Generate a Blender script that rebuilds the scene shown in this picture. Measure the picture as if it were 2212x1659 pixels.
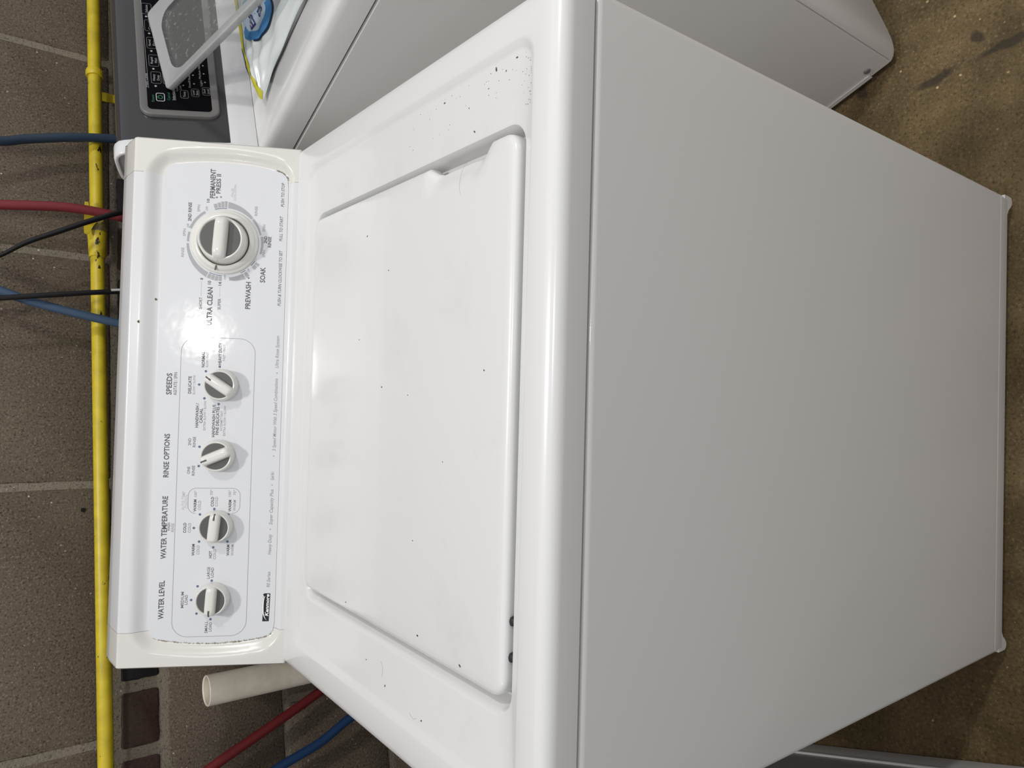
import bpy, bmesh, math, random
from mathutils import Vector, Matrix
from math import sin, cos, pi, radians, sqrt

for o in list(bpy.data.objects): bpy.data.objects.remove(o)
S = bpy.context.scene
COL = S.collection

# ------------------------------------------------------------------ camera
cam = bpy.data.objects.new('camera', bpy.data.cameras.new('camera'))
COL.objects.link(cam); S.camera = cam
cam.data.sensor_fit = 'HORIZONTAL'; cam.data.sensor_width = 36.0
cam.data.lens = 1558.54 / 2212 * 36.0
cam.data.clip_start = 0.02
CR = ((0.9994632, 0.0007098, 0.0327544), (0.0264058, -0.6092468, -0.7925409), (0.0193930, 0.7929803, -0.6089385))
ax_x, ax_y, ax_z = CR[1], CR[0], tuple(-v for v in CR[2])      # the phone was held sideways: picture right is down
cam.matrix_world = Matrix(((ax_x[0], ax_y[0], ax_z[0], 0.359878), (ax_x[1], ax_y[1], ax_z[1], -0.409554),
                           (ax_x[2], ax_y[2], ax_z[2], 1.281446), (0, 0, 0, 1)))

# ------------------------------------------------------------------ light
world = bpy.data.worlds.new('world'); S.world = world; world.use_nodes = True
bg = world.node_tree.nodes['Background']; bg.inputs[0].default_value = (0.97, 0.98, 1.0, 1); bg.inputs[1].default_value = 0.36

def area(name, loc, tgt, sx, sy, power, col=(1, 0.98, 0.95)):
    l = bpy.data.lights.new(name, 'AREA'); l.shape = 'RECTANGLE'; l.size = sx; l.size_y = sy; l.energy = power; l.color = col
    o = bpy.data.objects.new(name, l); COL.objects.link(o); o.location = loc
    o.rotation_euler = (Vector(tgt) - Vector(loc)).to_track_quat('-Z', 'Y').to_euler()
    return o
area('ceiling_lamp_front', (0.605, -1.14, 2.60), (0.605, -1.14, 0), 0.07, 0.06, 4.2)
area('ceiling_lamp_middle', (0.45, 0.12, 2.60), (0.45, 0.12, 0), 0.15, 0.10, 9)
area('ceiling_lamp_left', (-1.3, -0.9, 2.60), (-1.3, -0.9, 0), 0.15, 0.10, 2)
area('ceiling_lamp_right', (1.9, -0.6, 2.60), (1.9, -0.6, 0), 0.15, 0.10, 16)

S.view_settings.view_transform = 'Standard'; S.view_settings.look = 'None'
S.view_settings.gamma = 1.0; S.view_settings.use_curve_mapping = False
S.view_settings.exposure = 0.50

# ------------------------------------------------------------------ materials
def mat(name, col, rough=0.5, metal=0.0, coat=0.0, spec=0.5, ior=None):
    m = bpy.data.materials.new(name); m.use_nodes = True
    b = m.node_tree.nodes['Principled BSDF']
    b.inputs['Base Color'].default_value = (*col, 1); b.inputs['Roughness'].default_value = rough
    b.inputs['Metallic'].default_value = metal; b.inputs['Coat Weight'].default_value = coat
    b.inputs['Coat Roughness'].default_value = 0.06
    b.inputs['Specular IOR Level'].default_value = spec
    return m

class N:                                                   # small node helper
    def __init__(s, m): s.nt = m.node_tree; s.b = s.nt.nodes['Principled BSDF']
    def new(s, t, **kw):
        n = s.nt.nodes.new(t)
        for k, v in kw.items(): setattr(n, k, v)
        return n
    def link(s, a, b): s.nt.links.new(a, b)
    def pos(s): return s.new('ShaderNodeTexCoord').outputs['Object']
    def noise(s, vec, scale, detail=4, rough=0.6):
        n = s.new('ShaderNodeTexNoise'); n.inputs['Scale'].default_value = scale
        n.inputs['Detail'].default_value = detail; n.inputs['Roughness'].default_value = rough
        s.link(vec, n.inputs['Vector']); return n.outputs['Fac']
    def ramp(s, fac, stops):
        r = s.new('ShaderNodeValToRGB'); e = r.color_ramp.elements
        while len(e) < len(stops): e.new(0.5)
        for i, (p, c) in enumerate(stops):
            e[i].position = p; e[i].color = (*c, 1) if len(c) == 3 else c
        s.link(fac, r.inputs['Fac']); return r.outputs['Color']
    def mix(s, fac, a, b, mode='MIX'):
        n = s.new('ShaderNodeMix', data_type='RGBA', blend_type=mode)
        for sock, v in ((n.inputs['Factor'], fac), (n.inputs[6], a), (n.inputs[7], b)):
            if hasattr(v, 'is_linked'): s.link(v, sock)
            elif isinstance(v, (int, float)): sock.default_value = v
            else: sock.default_value = (*v, 1)
        return n.outputs[2]
    def bump(s, h, strength, dist=0.002):
        n = s.new('ShaderNodeBump'); n.inputs['Strength'].default_value = strength; n.inputs['Distance'].default_value = dist
        s.link(h, n.inputs['Height']); s.link(n.outputs['Normal'], s.b.inputs['Normal'])

def speckle(name, base, var, light, dark, scale, rough=0.9, bump=0.6, moss=None):
    m = mat(name, base, rough, spec=0.25); n = N(m); p = n.pos()
    c = n.mix(n.ramp(n.noise(p, 9, 5), [(0.35, (0, 0, 0)), (0.68, (1, 1, 1))]), base, var)
    fine = n.noise(p, scale, 3, 0.7)
    c = n.mix(n.ramp(fine, [(0.56, (0, 0, 0)), (0.70, (1, 1, 1))]), c, light)
    c = n.mix(n.ramp(fine, [(0.32, (1, 1, 1)), (0.46, (0, 0, 0))]), c, dark)
    v = n.new('ShaderNodeTexVoronoi'); v.inputs['Scale'].default_value = scale * 0.30; n.link(p, v.inputs['Vector'])
    grit = n.ramp(v.outputs['Distance'], [(0.09, (1, 1, 1)), (0.16, (0, 0, 0))])
    pick = n.ramp(n.noise(p, scale * 0.22, 1), [(0.56, (0, 0, 0)), (0.62, (1, 1, 1))])
    c = n.mix(n.mix(1.0, grit, pick, 'MULTIPLY'), c, tuple(min(1, k * 2.3) for k in light))
    n.link(c, n.b.inputs['Base Color']); n.bump(fine, bump, 0.003)
    return m

M = {}
def enamel(name, col, rough, dirt=0.35):
    m = mat(name, col, rough, coat=0.25); n = N(m); p = n.pos()
    d = n.ramp(n.noise(p, 11, 6, 0.65), [(0.55, (0, 0, 0)), (0.85, (1, 1, 1))])
    c = n.mix(n.mix(1.0, d, (dirt,) * 3, 'MULTIPLY'), col, (col[0] * 0.80, col[1] * 0.78, col[2] * 0.75))
    n.link(c, n.b.inputs['Base Color'])
    if dirt: n.link(n.ramp(n.noise(p, 6, 4), [(0.1, (rough * 0.85,) * 3), (0.9, (rough * 1.2,) * 3)]), n.b.inputs['Roughness'])
    return m
M['enamel'] = enamel('white_enamel', (0.69, 0.69, 0.69), 0.22)
M['front'] = enamel('white_painted_steel', (0.68, 0.665, 0.655), 0.30, 0.0)
M['panelwhite'] = enamel('white_panel_print_base', (0.68, 0.69, 0.71), 0.08, 0.25)
_n = N(M['panelwhite']); _n.bump(_n.noise(_n.pos(), 45, 2, 0.5), 0.05, 0.004)
M['cream'] = mat('cream_plastic', (0.68, 0.665, 0.63), 0.22, coat=0.2)
M['framewhite'] = mat('white_plastic', (0.69, 0.69, 0.70), 0.22, coat=0.2)
M['knob'] = mat('offwhite_knob_plastic', (0.70, 0.69, 0.655), 0.18, coat=0.3)
M['inset'] = mat('dark_grey_knob_inset', (0.085, 0.085, 0.082), 0.4)
M['brownring'] = mat('knob_gap_shade', (0.13, 0.115, 0.085), 0.7)  # brown stands in for the shade in the gap round the timer knob
M['ink'] = mat('dark_grey_ink', (0.085, 0.085, 0.095), 0.5)
M['ink_grey'] = mat('mid_grey_ink', (0.16, 0.16, 0.17), 0.5)
M['ink_pale'] = mat('pale_grey_ink', (0.34, 0.34, 0.36), 0.5)
M['ink_faint'] = mat('faint_grey_ink', (0.52, 0.52, 0.55), 0.5)
M['ink_blue'] = mat('blue_grey_ink', (0.10, 0.14, 0.22), 0.5)
M['black'] = mat('black_hollow_shade', (0.006, 0.006, 0.007), 0.3)
M['rubber'] = mat('black_rubber', (0.012, 0.012, 0.013), 0.55)
M['dirt'] = mat('dark_dirt', (0.07, 0.062, 0.05), 0.9)
M['grime'] = mat('brown_grime', (0.30, 0.265, 0.205), 0.9)
M['rust'] = mat('rusty_chip', (0.10, 0.07, 0.04), 0.9)
M['badge'] = mat('badge_black', (0.010, 0.012, 0.014), 0.3)
M['white_ink'] = mat('white_ink', (0.85, 0.85, 0.85), 0.4)
M['cord'] = mat('black_cord', (0.006, 0.006, 0.008), 0.4)
M['red'] = mat('red_rubber_hose', (0.20, 0.022, 0.030), 0.5)
M['darkred'] = mat('dark_red_rubber_hose', (0.15, 0.012, 0.014), 0.5)
M['blue'] = mat('slate_blue_rubber_hose', (0.045, 0.085, 0.15), 0.5)
M['navy'] = mat('deep_blue_rubber_hose', (0.010, 0.045, 0.13), 0.5)
M['teal'] = mat('dark_blue_rubber_hose', (0.022, 0.042, 0.075), 0.5)

m = mat('yellow_pipe_paint', (0.60, 0.46, 0.02), 0.4); n = N(m); p = n.pos()
c = n.mix(n.ramp(n.noise(p, 30, 4), [(0.4, (0, 0, 0)), (0.7, (1, 1, 1))]), (0.64, 0.50, 0.022), (0.48, 0.37, 0.018))
mp = n.new('ShaderNodeMapping'); mp.inputs['Scale'].default_value = (0.5, 1, 1); n.link(p, mp.inputs['Vector'])
chip = n.ramp(n.noise(mp.outputs[0], 70, 4, 0.6), [(0.665, (0, 0, 0)), (0.68, (1, 1, 1))])
c = n.mix(chip, c, (0.035, 0.026, 0.010)); n.link(c, m.node_tree.nodes['Principled BSDF'].inputs['Base Color']); M['yellow'] = m
M['lever'] = mat('yellow_lever', (0.62, 0.48, 0.02), 0.45)
m = mat('grimy_yellow_fitting', (0.30, 0.25, 0.08), 0.6); n = N(m); p = n.pos()
c = n.mix(n.ramp(n.noise(p, 60, 5), [(0.4, (0, 0, 0)), (0.6, (1, 1, 1))]), (0.38, 0.30, 0.06), (0.17, 0.15, 0.09))
n.link(c, n.b.inputs['Base Color']); n.bump(n.noise(p, 120, 3), 0.5); M['grimy'] = m
m = mat('ivory_pvc', (0.62, 0.58, 0.50), 0.35); n = N(m); p = n.pos()
c = n.mix(n.ramp(n.noise(p, 14, 5), [(0.5, (0, 0, 0)), (0.75, (1, 1, 1))]), (0.78, 0.72, 0.61), (0.60, 0.53, 0.42))
n.link(c, n.b.inputs['Base Color']); M['pvc'] = m

M['block'] = speckle('concrete_block', (0.120, 0.094, 0.068), (0.142, 0.112, 0.082), (0.25, 0.208, 0.158), (0.040, 0.031, 0.023), 300, 0.9, 0.45)
M['mortar'] = speckle('mortar', (0.25, 0.215, 0.165), (0.20, 0.172, 0.132), (0.25, 0.22, 0.175), (0.10, 0.085, 0.066), 260, 0.95, 0.6)
for k, c in enumerate(((0.050, 0.030, 0.021), (0.012, 0.011, 0.011), (0.055, 0.030, 0.024), (0.024, 0.017, 0.014))):
    M['brick%d' % k] = speckle('glazed_dark_brick', c, tuple(x * 1.3 for x in c), tuple(x * 1.6 for x in c), tuple(x * 0.6 for x in c), 200, 0.6, 0.2)

# concrete floor with the stains and scrape marks that lie by the right-hand machine
m = speckle('stained_concrete_floor', (0.200, 0.140, 0.066), (0.120, 0.083, 0.040), (0.28, 0.21, 0.11), (0.075, 0.052, 0.026), 190, 0.75, 0.35)
n = N(m); p = n.pos(); base = n.b.inputs['Base Color'].links[0].from_socket
blot = n.ramp(n.noise(p, 5.5, 6, 0.62), [(0.38, (0.52, 0.50, 0.46)), (0.62, (1.0, 1.0, 1.0))])
c = n.mix(1.0, base, blot, 'MULTIPLY')
wob = n.new('ShaderNodeVectorMath', operation='SCALE'); wob.inputs['Scale'].default_value = 0.02
nz = n.new('ShaderNodeTexNoise'); nz.inputs['Scale'].default_value = 30; n.link(p, nz.inputs['Vector'])
n.link(nz.outputs['Color'], wob.inputs[0])
add = n.new('ShaderNodeVectorMath', operation='ADD'); n.link(p, add.inputs[0]); n.link(wob.outputs[0], add.inputs[1])
for (sx, sy, a, l, w) in ((0.943, 0.025, 101, 0.055, 0.010), (0.922, 0.128, 106, 0.040, 0.010), (0.970, 0.066, 40, 0.014, 0.010), (0.939, 0.249, 20, 0.016, 0.013)):
    mp = n.new('ShaderNodeMapping', vector_type='TEXTURE'); mp.inputs['Location'].default_value = (sx, sy, 0.01)
    mp.inputs['Rotation'].default_value = (0, 0, radians(a)); mp.inputs['Scale'].default_value = (l, w, 1)
    n.link(add.outputs[0], mp.inputs['Vector'])
    g = n.new('ShaderNodeTexGradient', gradient_type='SPHERICAL'); n.link(mp.outputs[0], g.inputs['Vector'])
    c = n.mix(n.ramp(g.outputs['Fac'], [(0.05, (0, 0, 0)), (0.5, (0.75, 0.75, 0.75))]), c, (0.030, 0.024, 0.018))
n.link(c, n.b.inputs['Base Color']); M['floor'] = m

# ------------------------------------------------------------------ helpers
def parent_to(o, par):
    if par is None: return
    o.parent = par
    if par.type == 'EMPTY' and not par.get('built_local'): o.matrix_parent_inverse = par.matrix_basis.inverted()

def obj(name, verts, faces, m, par=None, sharp=38, smooth=True, **props):
    me = bpy.data.meshes.new(name); me.from_pydata([tuple(v) for v in verts], [], faces)
    bm = bmesh.new(); bm.from_mesh(me); bmesh.ops.recalc_face_normals(bm, faces=bm.faces); bm.to_mesh(me); bm.free()
    me.materials.append(M[m] if isinstance(m, str) else m)
    if smooth:
        me.polygons.foreach_set('use_smooth', [True] * len(me.polygons)); me.set_sharp_from_angle(angle=radians(sharp))
    o = bpy.data.objects.new(name, me); COL.objects.link(o); parent_to(o, par)
    for k, v in props.items(): o[k] = v
    return o

def thing(name, label, cat, loc=(0, 0, 0), rz=0.0, local=False, group=None):
    o = bpy.data.objects.new(name, None); COL.objects.link(o); o.location = loc; o.rotation_euler = (0, 0, rz)
    o.empty_display_size = 0.05; o['label'] = label; o['category'] = cat
    o.matrix_basis = Matrix.Translation(loc) @ Matrix.Rotation(rz, 4, 'Z')
    if local: o['built_local'] = True
    if group: o['group'] = group
    return o

def rrect(x0, x1, y0, y1, r, nc=7, ns=14):
    pts = []
    for cx, cy, a0, (ex, ey) in ((x1 - r, y0 + r, -90, (x1, y1 - r)), (x1 - r, y1 - r, 0, (x0 + r, y1)), (x0 + r, y1 - r, 90, (x0, y0 + r)), (x0 + r, y0 + r, 180, (x1 - r, y0))):
        for i in range(nc + 1):
            a = radians(a0 + 90 * i / nc); pts.append((cx + r * cos(a), cy + r * sin(a)))
        lx, ly = pts[-1]
        for i in range(1, ns): pts.append((lx + (ex - lx) * i / ns, ly + (ey - ly) * i / ns))
    return pts

def loft(loops, cap0=False, cap1=False):
    n = len(loops[0]); V = [p for L in loops for p in L]; F = []
    for k in range(len(loops) - 1):
        for i in range(n):
            j = (i + 1) % n; F.append((k * n + i, k * n + j, (k + 1) * n + j, (k + 1) * n + i))
    if cap0: F.append(tuple(range(n - 1, -1, -1)))
    if cap1: F.append(tuple((len(loops) - 1) * n + i for i in range(n)))
    return V, F

def join(parts):
    V, F = [], []
    for v, f in parts:
        b = len(V); V += list(v); F += [tuple(i + b for i in q) for q in f]
    return V, F

def box(x0, x1, y0, y1, z0, z1, b=0.0):
    if b <= 0:
        V = [(x, y, z) for z in (z0, z1) for x, y in ((x0, y0), (x1, y0), (x1, y1), (x0, y1))]
        return V, [(3, 2, 1, 0), (4, 5, 6, 7), (0, 1, 5, 4), (1, 2, 6, 5), (2, 3, 7, 6), (3, 0, 4, 7)]
    L = []
    for z, k in ((z0, b), (z0 + b, 0), (z1 - b, 0), (z1, b)):
        L.append([(x, y, z) for x, y in rrect(x0 + k, x1 - k, y0 + k, y1 - k, max(b, 1e-4), 2, 1)])
    return loft(L, True, True)

def spline(P, per=8):
    P = [Vector(p) for p in P]; Q = [P[0] * 2 - P[1]] + P + [P[-1] * 2 - P[-2]]; out = []
    for i in range(1, len(Q) - 2):
        a, b, c, d = Q[i - 1:i + 3]
        for k in range(per):
            t = k / per
            out.append(0.5 * ((2 * b) + (c - a) * t + (2 * a - 5 * b + 4 * c - d) * t * t + (3 * b - a - 3 * c + d) * t ** 3))
    out.append(P[-1]); return out

def tube(P, r, n=14, per=8, flat=1.0, cap=True, raw=False):
    P = [Vector(p) for p in P] if raw else spline(P, per)
    L = []; up = Vector((0.13, 0.21, 0.97)); prev = None
    for i, p in enumerate(P):
        t = (P[min(i + 1, len(P) - 1)] - P[max(i - 1, 0)]).normalized()
        u = (up - t * up.dot(t)).normalized() if prev is None else (prev - t * prev.dot(t)).normalized()
        prev = u; w = t.cross(u); rr = r(i / (len(P) - 1)) if callable(r) else r
        L.append([p + u * rr * cos(2 * pi * k / n) + w * rr * flat * sin(2 * pi * k / n) for k in range(n)])
    return loft(L, cap, cap)

def lathe(prof, n=48, mtx=None):                               # profile (r, z) about z
    V, F, rings = [], [], []
    for r, z in prof:
        if r < 1e-6: rings.append([len(V)]); V.append(Vector((0, 0, z)))
        else:
            rings.append(list(range(len(V), len(V) + n)))
            V += [Vector((r * cos(2 * pi * k / n), r * sin(2 * pi * k / n), z)) for k in range(n)]
    for a, b in zip(rings, rings[1:]):
        for k in range(n):
            j = (k + 1) % n
            q = (a[k % len(a)], a[j % len(a)], b[j % len(b)], b[k % len(b)])
            q = tuple(dict.fromkeys(q))
            if len(q) > 2: F.append(q)
    if mtx: V = [mtx @ v for v in V]
    return V, F

def plate(poly, z0, z1, mtx=None):                             # polygon (x, y) given thickness
    n = len(poly); V = [Vector((x, y, z0)) for x, y in poly] + [Vector((x, y, z1)) for x, y in poly]
    F = [tuple(range(n - 1, -1, -1)), tuple(range(n, 2 * n))] + [(i, (i + 1) % n, n + (i + 1) % n, n + i) for i in range(n)]
    if mtx: V = [mtx @ v for v in V]
    return V, F

def arc_plate(r0, r1, a0, a1, z0, z1, mtx=None, r0b=None, r1b=None):
    k = max(2, int(abs(a1 - a0) / 4)); r0b = r0 if r0b is None else r0b; r1b = r1 if r1b is None else r1b
    A = [a0 + (a1 - a0) * i / k for i in range(k + 1)]
    V, F = [], []
    for i, a in enumerate(A):
        t = i / k; c, s = cos(radians(a)), sin(radians(a))
        for r in (r0 + (r0b - r0) * t, r1 + (r1b - r1) * t):
            for z in (z0, z1): V.append(Vector((r * c, r * s, z)))
    for i in range(k):
        b = 4 * i; e = b + 4
        F += [(b + 1, b + 3, e + 3, e + 1), (b, e, e + 2, b + 2), (b, b + 1, e + 1, e), (b + 2, e + 2, e + 3, b + 3)]
    F += [(0, 2, 3, 1), (4 * k, 4 * k + 1, 4 * k + 3, 4 * k + 2)]
    if mtx: V = [mtx @ v for v in V]
    return V, F

CAPR = None
def text_geo(s, w, cap, mtx, bold=0.0, italic=False, center=True, keep_ratio=False):
    """lettering as thin flat mesh: w wide, capitals cap high, centred at the origin of mtx"""
    global CAPR
    def mk(st, off):
        cu = bpy.data.curves.new('t', 'FONT'); cu.body = st; cu.size = 1.0; cu.resolution_u = 2; cu.offset = off
        if italic: cu.shear = 0.22
        ob = bpy.data.objects.new('t', cu); COL.objects.link(ob); me = bpy.data.meshes.new_from_object(ob)
        V = [v.co.copy() for v in me.vertices]; F = [tuple(q.vertices) for q in me.polygons]
        bpy.data.objects.remove(ob); bpy.data.curves.remove(cu); bpy.data.meshes.remove(me)
        return V, F
    if CAPR is None:
        V, F = mk('H', 0); CAPR = max(v.y for v in V)
    V, F = mk(s, bold)
    x0, x1 = min(v.x for v in V), max(v.x for v in V); sx = w / (x1 - x0); sy = cap / CAPR
    if keep_ratio: sx = sy
    V = [mtx @ Vector(((v.x - (x0 + x1) / 2) * sx, (v.y - CAPR / 2) * sy, 0)) for v in V]
    return V, F
TEXTS= [('WATER LEVEL', 0.0857, 0.1559, 0.0499, 0.0067, 'd'), ('WATER TEMPERATURE', 0.1795, 0.1555, 0.0816, 0.0067, 'd'), ('WASH', 0.1803, 0.1500, 0.0107, 0.0035, 'g'), ('RINSE', 0.1794, 0.1453, 0.0112, 0.0035, 'l'), ('RINSE OPTIONS', 0.2731, 0.1558, 0.0567, 0.0066, 'd'), ('SPEEDS', 0.3665, 0.1557, 0.0281, 0.0066, 'd'), ('AGITATE / SPIN', 0.3669, 0.1481, 0.0299, 0.0041, 'g'), ('MEDIUM', 0.0853, 0.1302, 0.0209, 0.0036, 'g'), ('LOAD', 0.0854, 0.1254, 0.0128, 0.0036, 'g'), ('LARGE', 0.1201, 0.099, 0.0153, 0.0036, 'g'), ('LOAD', 0.1204, 0.0942, 0.013, 0.0036, 'g'), ('SMALL', 0.0493, 0.0996, 0.0157, 0.0036, 'g'), ('LOAD', 0.0495, 0.0945, 0.0119, 0.0036, 'g'), ('COLD', 0.179, 0.1303, 0.0133, 0.0036, 'd'), ('COLD', 0.1789, 0.1246, 0.013, 0.0036, 'l'), ('WARM', 0.1502, 0.1189, 0.0153, 0.0036, 'd'), ('COLD', 0.1501, 0.1131, 0.0122, 0.0036, 'l'), ('HOT', 0.144, 0.0973, 0.0095, 0.0036, 'd'), ('COLD', 0.1444, 0.0922, 0.0135, 0.0036, 'l'), ('WARM', 0.1494, 0.0755, 0.0146, 0.0036, 'd'), ('WARM', 0.1494, 0.0702, 0.0146, 0.0036, 'l'), ('COLD', 0.2132, 0.0972, 0.0128, 0.0036, 'd'), ('COLD', 0.2132, 0.0921, 0.0128, 0.0036, 'l'), ('WARM', 0.2081, 0.1186, 0.0158, 0.0036, 'd'), ('COLD', 0.2083, 0.1131, 0.0123, 0.0036, 'l'), ('WARM', 0.2079, 0.075, 0.0154, 0.0036, 'd'), ('WARM', 0.2083, 0.0693, 0.0142, 0.0036, 'l'), ('AUTO TEMP', 0.2144, 0.1333, 0.0245, 0.0036, 'v'), ('CONTROL', 0.2136, 0.129, 0.0184, 0.0036, 'v'), ('100°', 0.2236, 0.1184, 0.008, 0.0032, 'l'), ('70°', 0.2255, 0.0985, 0.0073, 0.0032, 'l'), ('100°', 0.2241, 0.0756, 0.0088, 0.0032, 'l'), ('75°', 0.2253, 0.0694, 0.0066, 0.0032, 'l'), ('ONE', 0.2542, 0.1281, 0.0095, 0.0035, 'g'), ('RINSE', 0.2538, 0.1222, 0.0131, 0.0035, 'g'), ('2ND', 0.2914, 0.128, 0.0095, 0.0035, 'g'), ('RINSE', 0.2913, 0.1222, 0.0135, 0.0035, 'g'), ('DELICATE', 0.366, 0.1302, 0.0227, 0.0038, 'd'), ('SLOW / SLOW', 0.3663, 0.1249, 0.0252, 0.0028, 'l'), ('NORMAL', 0.3999, 0.1145, 0.0206, 0.0038, 'd'), ('SLOW / FAST', 0.3997, 0.1096, 0.0199, 0.0028, 'l'), ('HEAVY DUTY', 0.408, 0.0938, 0.0295, 0.0038, 'd'), ('FAST / FAST', 0.4096, 0.0887, 0.0221, 0.0028, 'l'), ('HANDWASH /', 0.3261, 0.1199, 0.0318, 0.0038, 'd'), ('CASUAL', 0.3258, 0.1149, 0.0193, 0.0038, 'd'), ('EXTRA SLOW / SLOW', 0.3262, 0.1104, 0.0389, 0.0028, 'l'), ('HANDWASH PLUS', 0.3194, 0.099, 0.0426, 0.0038, 'd'), ('FINE DELICATES', 0.3195, 0.0942, 0.0368, 0.0038, 'd'), ('INTERMITTENT', 0.3198, 0.0893, 0.0268, 0.0028, 'l'), ('EXTRA SLOW / SLOW', 0.3197, 0.0853, 0.0398, 0.0028, 'l'), ('Ultra Rinse System', 0.4132, 0.0213, 0.0426, 0.0044, 'i'), ('3 Speed Motor With 5 Speed Combinations', 0.3293, 0.0215, 0.0968, 0.0044, 'i'), ('Quiet Pak I', 0.2548, 0.0225, 0.0252, 0.0044, 'i'), ('Super Capacity Plus', 0.2063, 0.0226, 0.047, 0.0044, 'i'), ('Heavy Duty', 0.1568, 0.023, 0.0272, 0.0044, 'i'), ('90 Series', 0.1104, 0.023, 0.0205, 0.0044, 'i'), ('PERMANENT', 0.6331, 0.1102, 0.0389, 0.0065, 'd'), ('PRESS II', 0.6333, 0.103, 0.0257, 0.0056, 'd'), ('10', 0.6101, 0.1153, 0.0047, 0.0035, 'd'), ('6', 0.6152, 0.1049, 0.0023, 0.0029, 'd'), ('4', 0.6157, 0.0995, 0.002, 0.0029, 'd'), ('2ND RINSE', 0.5938, 0.1376, 0.0248, 0.0041, 'd'), ('SPIN', 0.5992, 0.1267, 0.0093, 0.0035, 'l'), ('OFF', 0.5995, 0.1166, 0.0054, 0.0029, 'l'), ('SPIN', 0.5661, 0.1436, 0.0097, 0.0035, 'l'), ('OFF', 0.5755, 0.1392, 0.0054, 0.0029, 'l'), ('RINSE', 0.5399, 0.1449, 0.0123, 0.0035, 'l'), ('PAUSE', 0.6232, 0.0852, 0.0109, 0.0029, 'v'), ('COOL DOWN', 0.6231, 0.0818, 0.0211, 0.0029, 'v'), ('RINSE', 0.6003, 0.0543, 0.0126, 0.0035, 'l'), ('SPIN', 0.5782, 0.0434, 0.0094, 0.0035, 'l'), ('2ND', 0.5626, 0.0411, 0.0094, 0.0041, 'd'), ('RINSE', 0.5598, 0.0357, 0.0142, 0.0041, 'd'), ('SPIN', 0.5436, 0.0427, 0.0094, 0.0035, 'l'), ('SOAK', 0.5153, 0.0432, 0.0204, 0.0065, 'd'), ('PREWASH', 0.4869, 0.061, 0.0359, 0.0065, 'd'), ('4', 0.51, 0.0611, 0.0023, 0.0029, 'd'), ('OFF', 0.5206, 0.0615, 0.0047, 0.0029, 'l'), ('OFF', 0.5096, 0.0911, 0.0062, 0.0029, 'l'), ('ULTRA CLEAN', 0.4704, 0.109, 0.05, 0.0065, 'd'), ('10', 0.5016, 0.1103, 0.0046, 0.0041, 'd'), ('8', 0.5061, 0.1201, 0.0023, 0.0035, 'd'), ('14', 0.5007, 0.097, 0.0047, 0.0041, 'd'), ('SHORT', 0.4739, 0.1204, 0.0155, 0.0038, 'g'), ('SUPER', 0.4739, 0.0971, 0.0147, 0.0038, 'g'), ('PUSH TO STOP', 0.6244, 0.0207, 0.0324, 0.0041, 'j'), ('PULL TO START', 0.5788, 0.0215, 0.0338, 0.0041, 'j'), ('PUSH & TURN CLOCKWISE TO SET', 0.5122, 0.0209, 0.0748, 0.0041, 'j')]
DOTS= [(0.1098, 0.0946), (0.1027, 0.1119), (0.085, 0.1193), (0.0672, 0.1122), (0.0595, 0.0945), (0.1965, 0.1121), (0.1788, 0.1191), (0.161, 0.112), (0.1533, 0.0942), (0.1608, 0.0766), (0.1964, 0.0765), (0.2037, 0.0944), (0.2851, 0.1156), (0.2598, 0.1157), (0.3845, 0.1109), (0.3667, 0.1187), (0.3488, 0.1116), (0.3416, 0.0935), (0.391, 0.0937)]
BULLETS= [(0.3849, 0.0208), (0.2742, 0.0217), (0.2355, 0.0224), (0.1766, 0.0229)]

# ------------------------------------------------------------------ floor and wall
YAW = 0.25
V, F = box(-4, 5, -4, 3.2, -0.08, 0.0)
fl = obj('floor', V, F, 'floor', smooth=False, kind='structure')
WT = Vector((cos(YAW), sin(YAW), 0)); WN = Vector((sin(YAW), -cos(YAW), 0)); W0 = Vector((0.343, 1.01, 0))
def wp(s, z, o=0.0): return W0 + WT * s + WN * o + Vector((0, 0, z))
def wall_geo(g): return [wp(v[0], v[2], v[1]) for v in g[0]], g[1]       # local x along wall, y out of it
MW = Matrix.Translation(W0) @ Matrix((( WT.x, WN.x, 0, 0), (WT.y, WN.y, 0, 0), (0, 0, 1, 0), (0, 0, 0, 1)))
wall = obj('wall_back', *wall_geo(box(-3.4, 3.4, -0.20, -0.0025, 0, 2.70)), 'mortar', smooth=False, kind='structure')
rng = random.Random(4)
def rough_block(w, h, d, b, seed):
    r = random.Random(seed); L = []
    for y, k in ((-d, 0), (-b, 0), (0.0, b)):
        P = rrect(k, w - k, k, h - k, 0.004, 2, 7)
        L.append([(x + r.uniform(-1, 1) * 0.0008, y + (r.uniform(-1, 0) * 0.0008 if y == 0 else 0), z + r.uniform(-1, 1) * 0.0008) for x, z in P])
    return loft(L, False, True)
def piece(name, me, s, z, o=0.0):
    ob = bpy.data.objects.new(name, me); COL.objects.link(ob); ob.parent = wall
    ob.matrix_basis = MW @ Matrix.Translation((s, o, z)); return ob
blk = []
for i in range(4):
    o = obj('block', *rough_block(0.3930, 0.188, 0.02, 0.0025, i), 'block', sharp=50); blk.append(o.data); bpy.data.objects.remove(o)
half = obj('block', *rough_block(0.1900, 0.188, 0.02, 0.0025, 9), 'block', sharp=50); halfme = half.data; bpy.data.objects.remove(half)
row = 0
zs = [(0.793 - 0.2 * k + 0.006, k) for k in range(0, 4)]                # courses under the brick course, downwards
zs += [(1.0685 + 0.2 * k, -k) for k in range(0, 8)]
for k, z in enumerate([0.799, 0.600, 0.401, 0.202, 0.003]):
    off = 0.2032 if k % 2 == 0 else 0.0
    for i in range(-8, 8): piece('block', rng.choice(blk), -0.150 + off + 0.0067 + 0.4064 * i, z)
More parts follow.
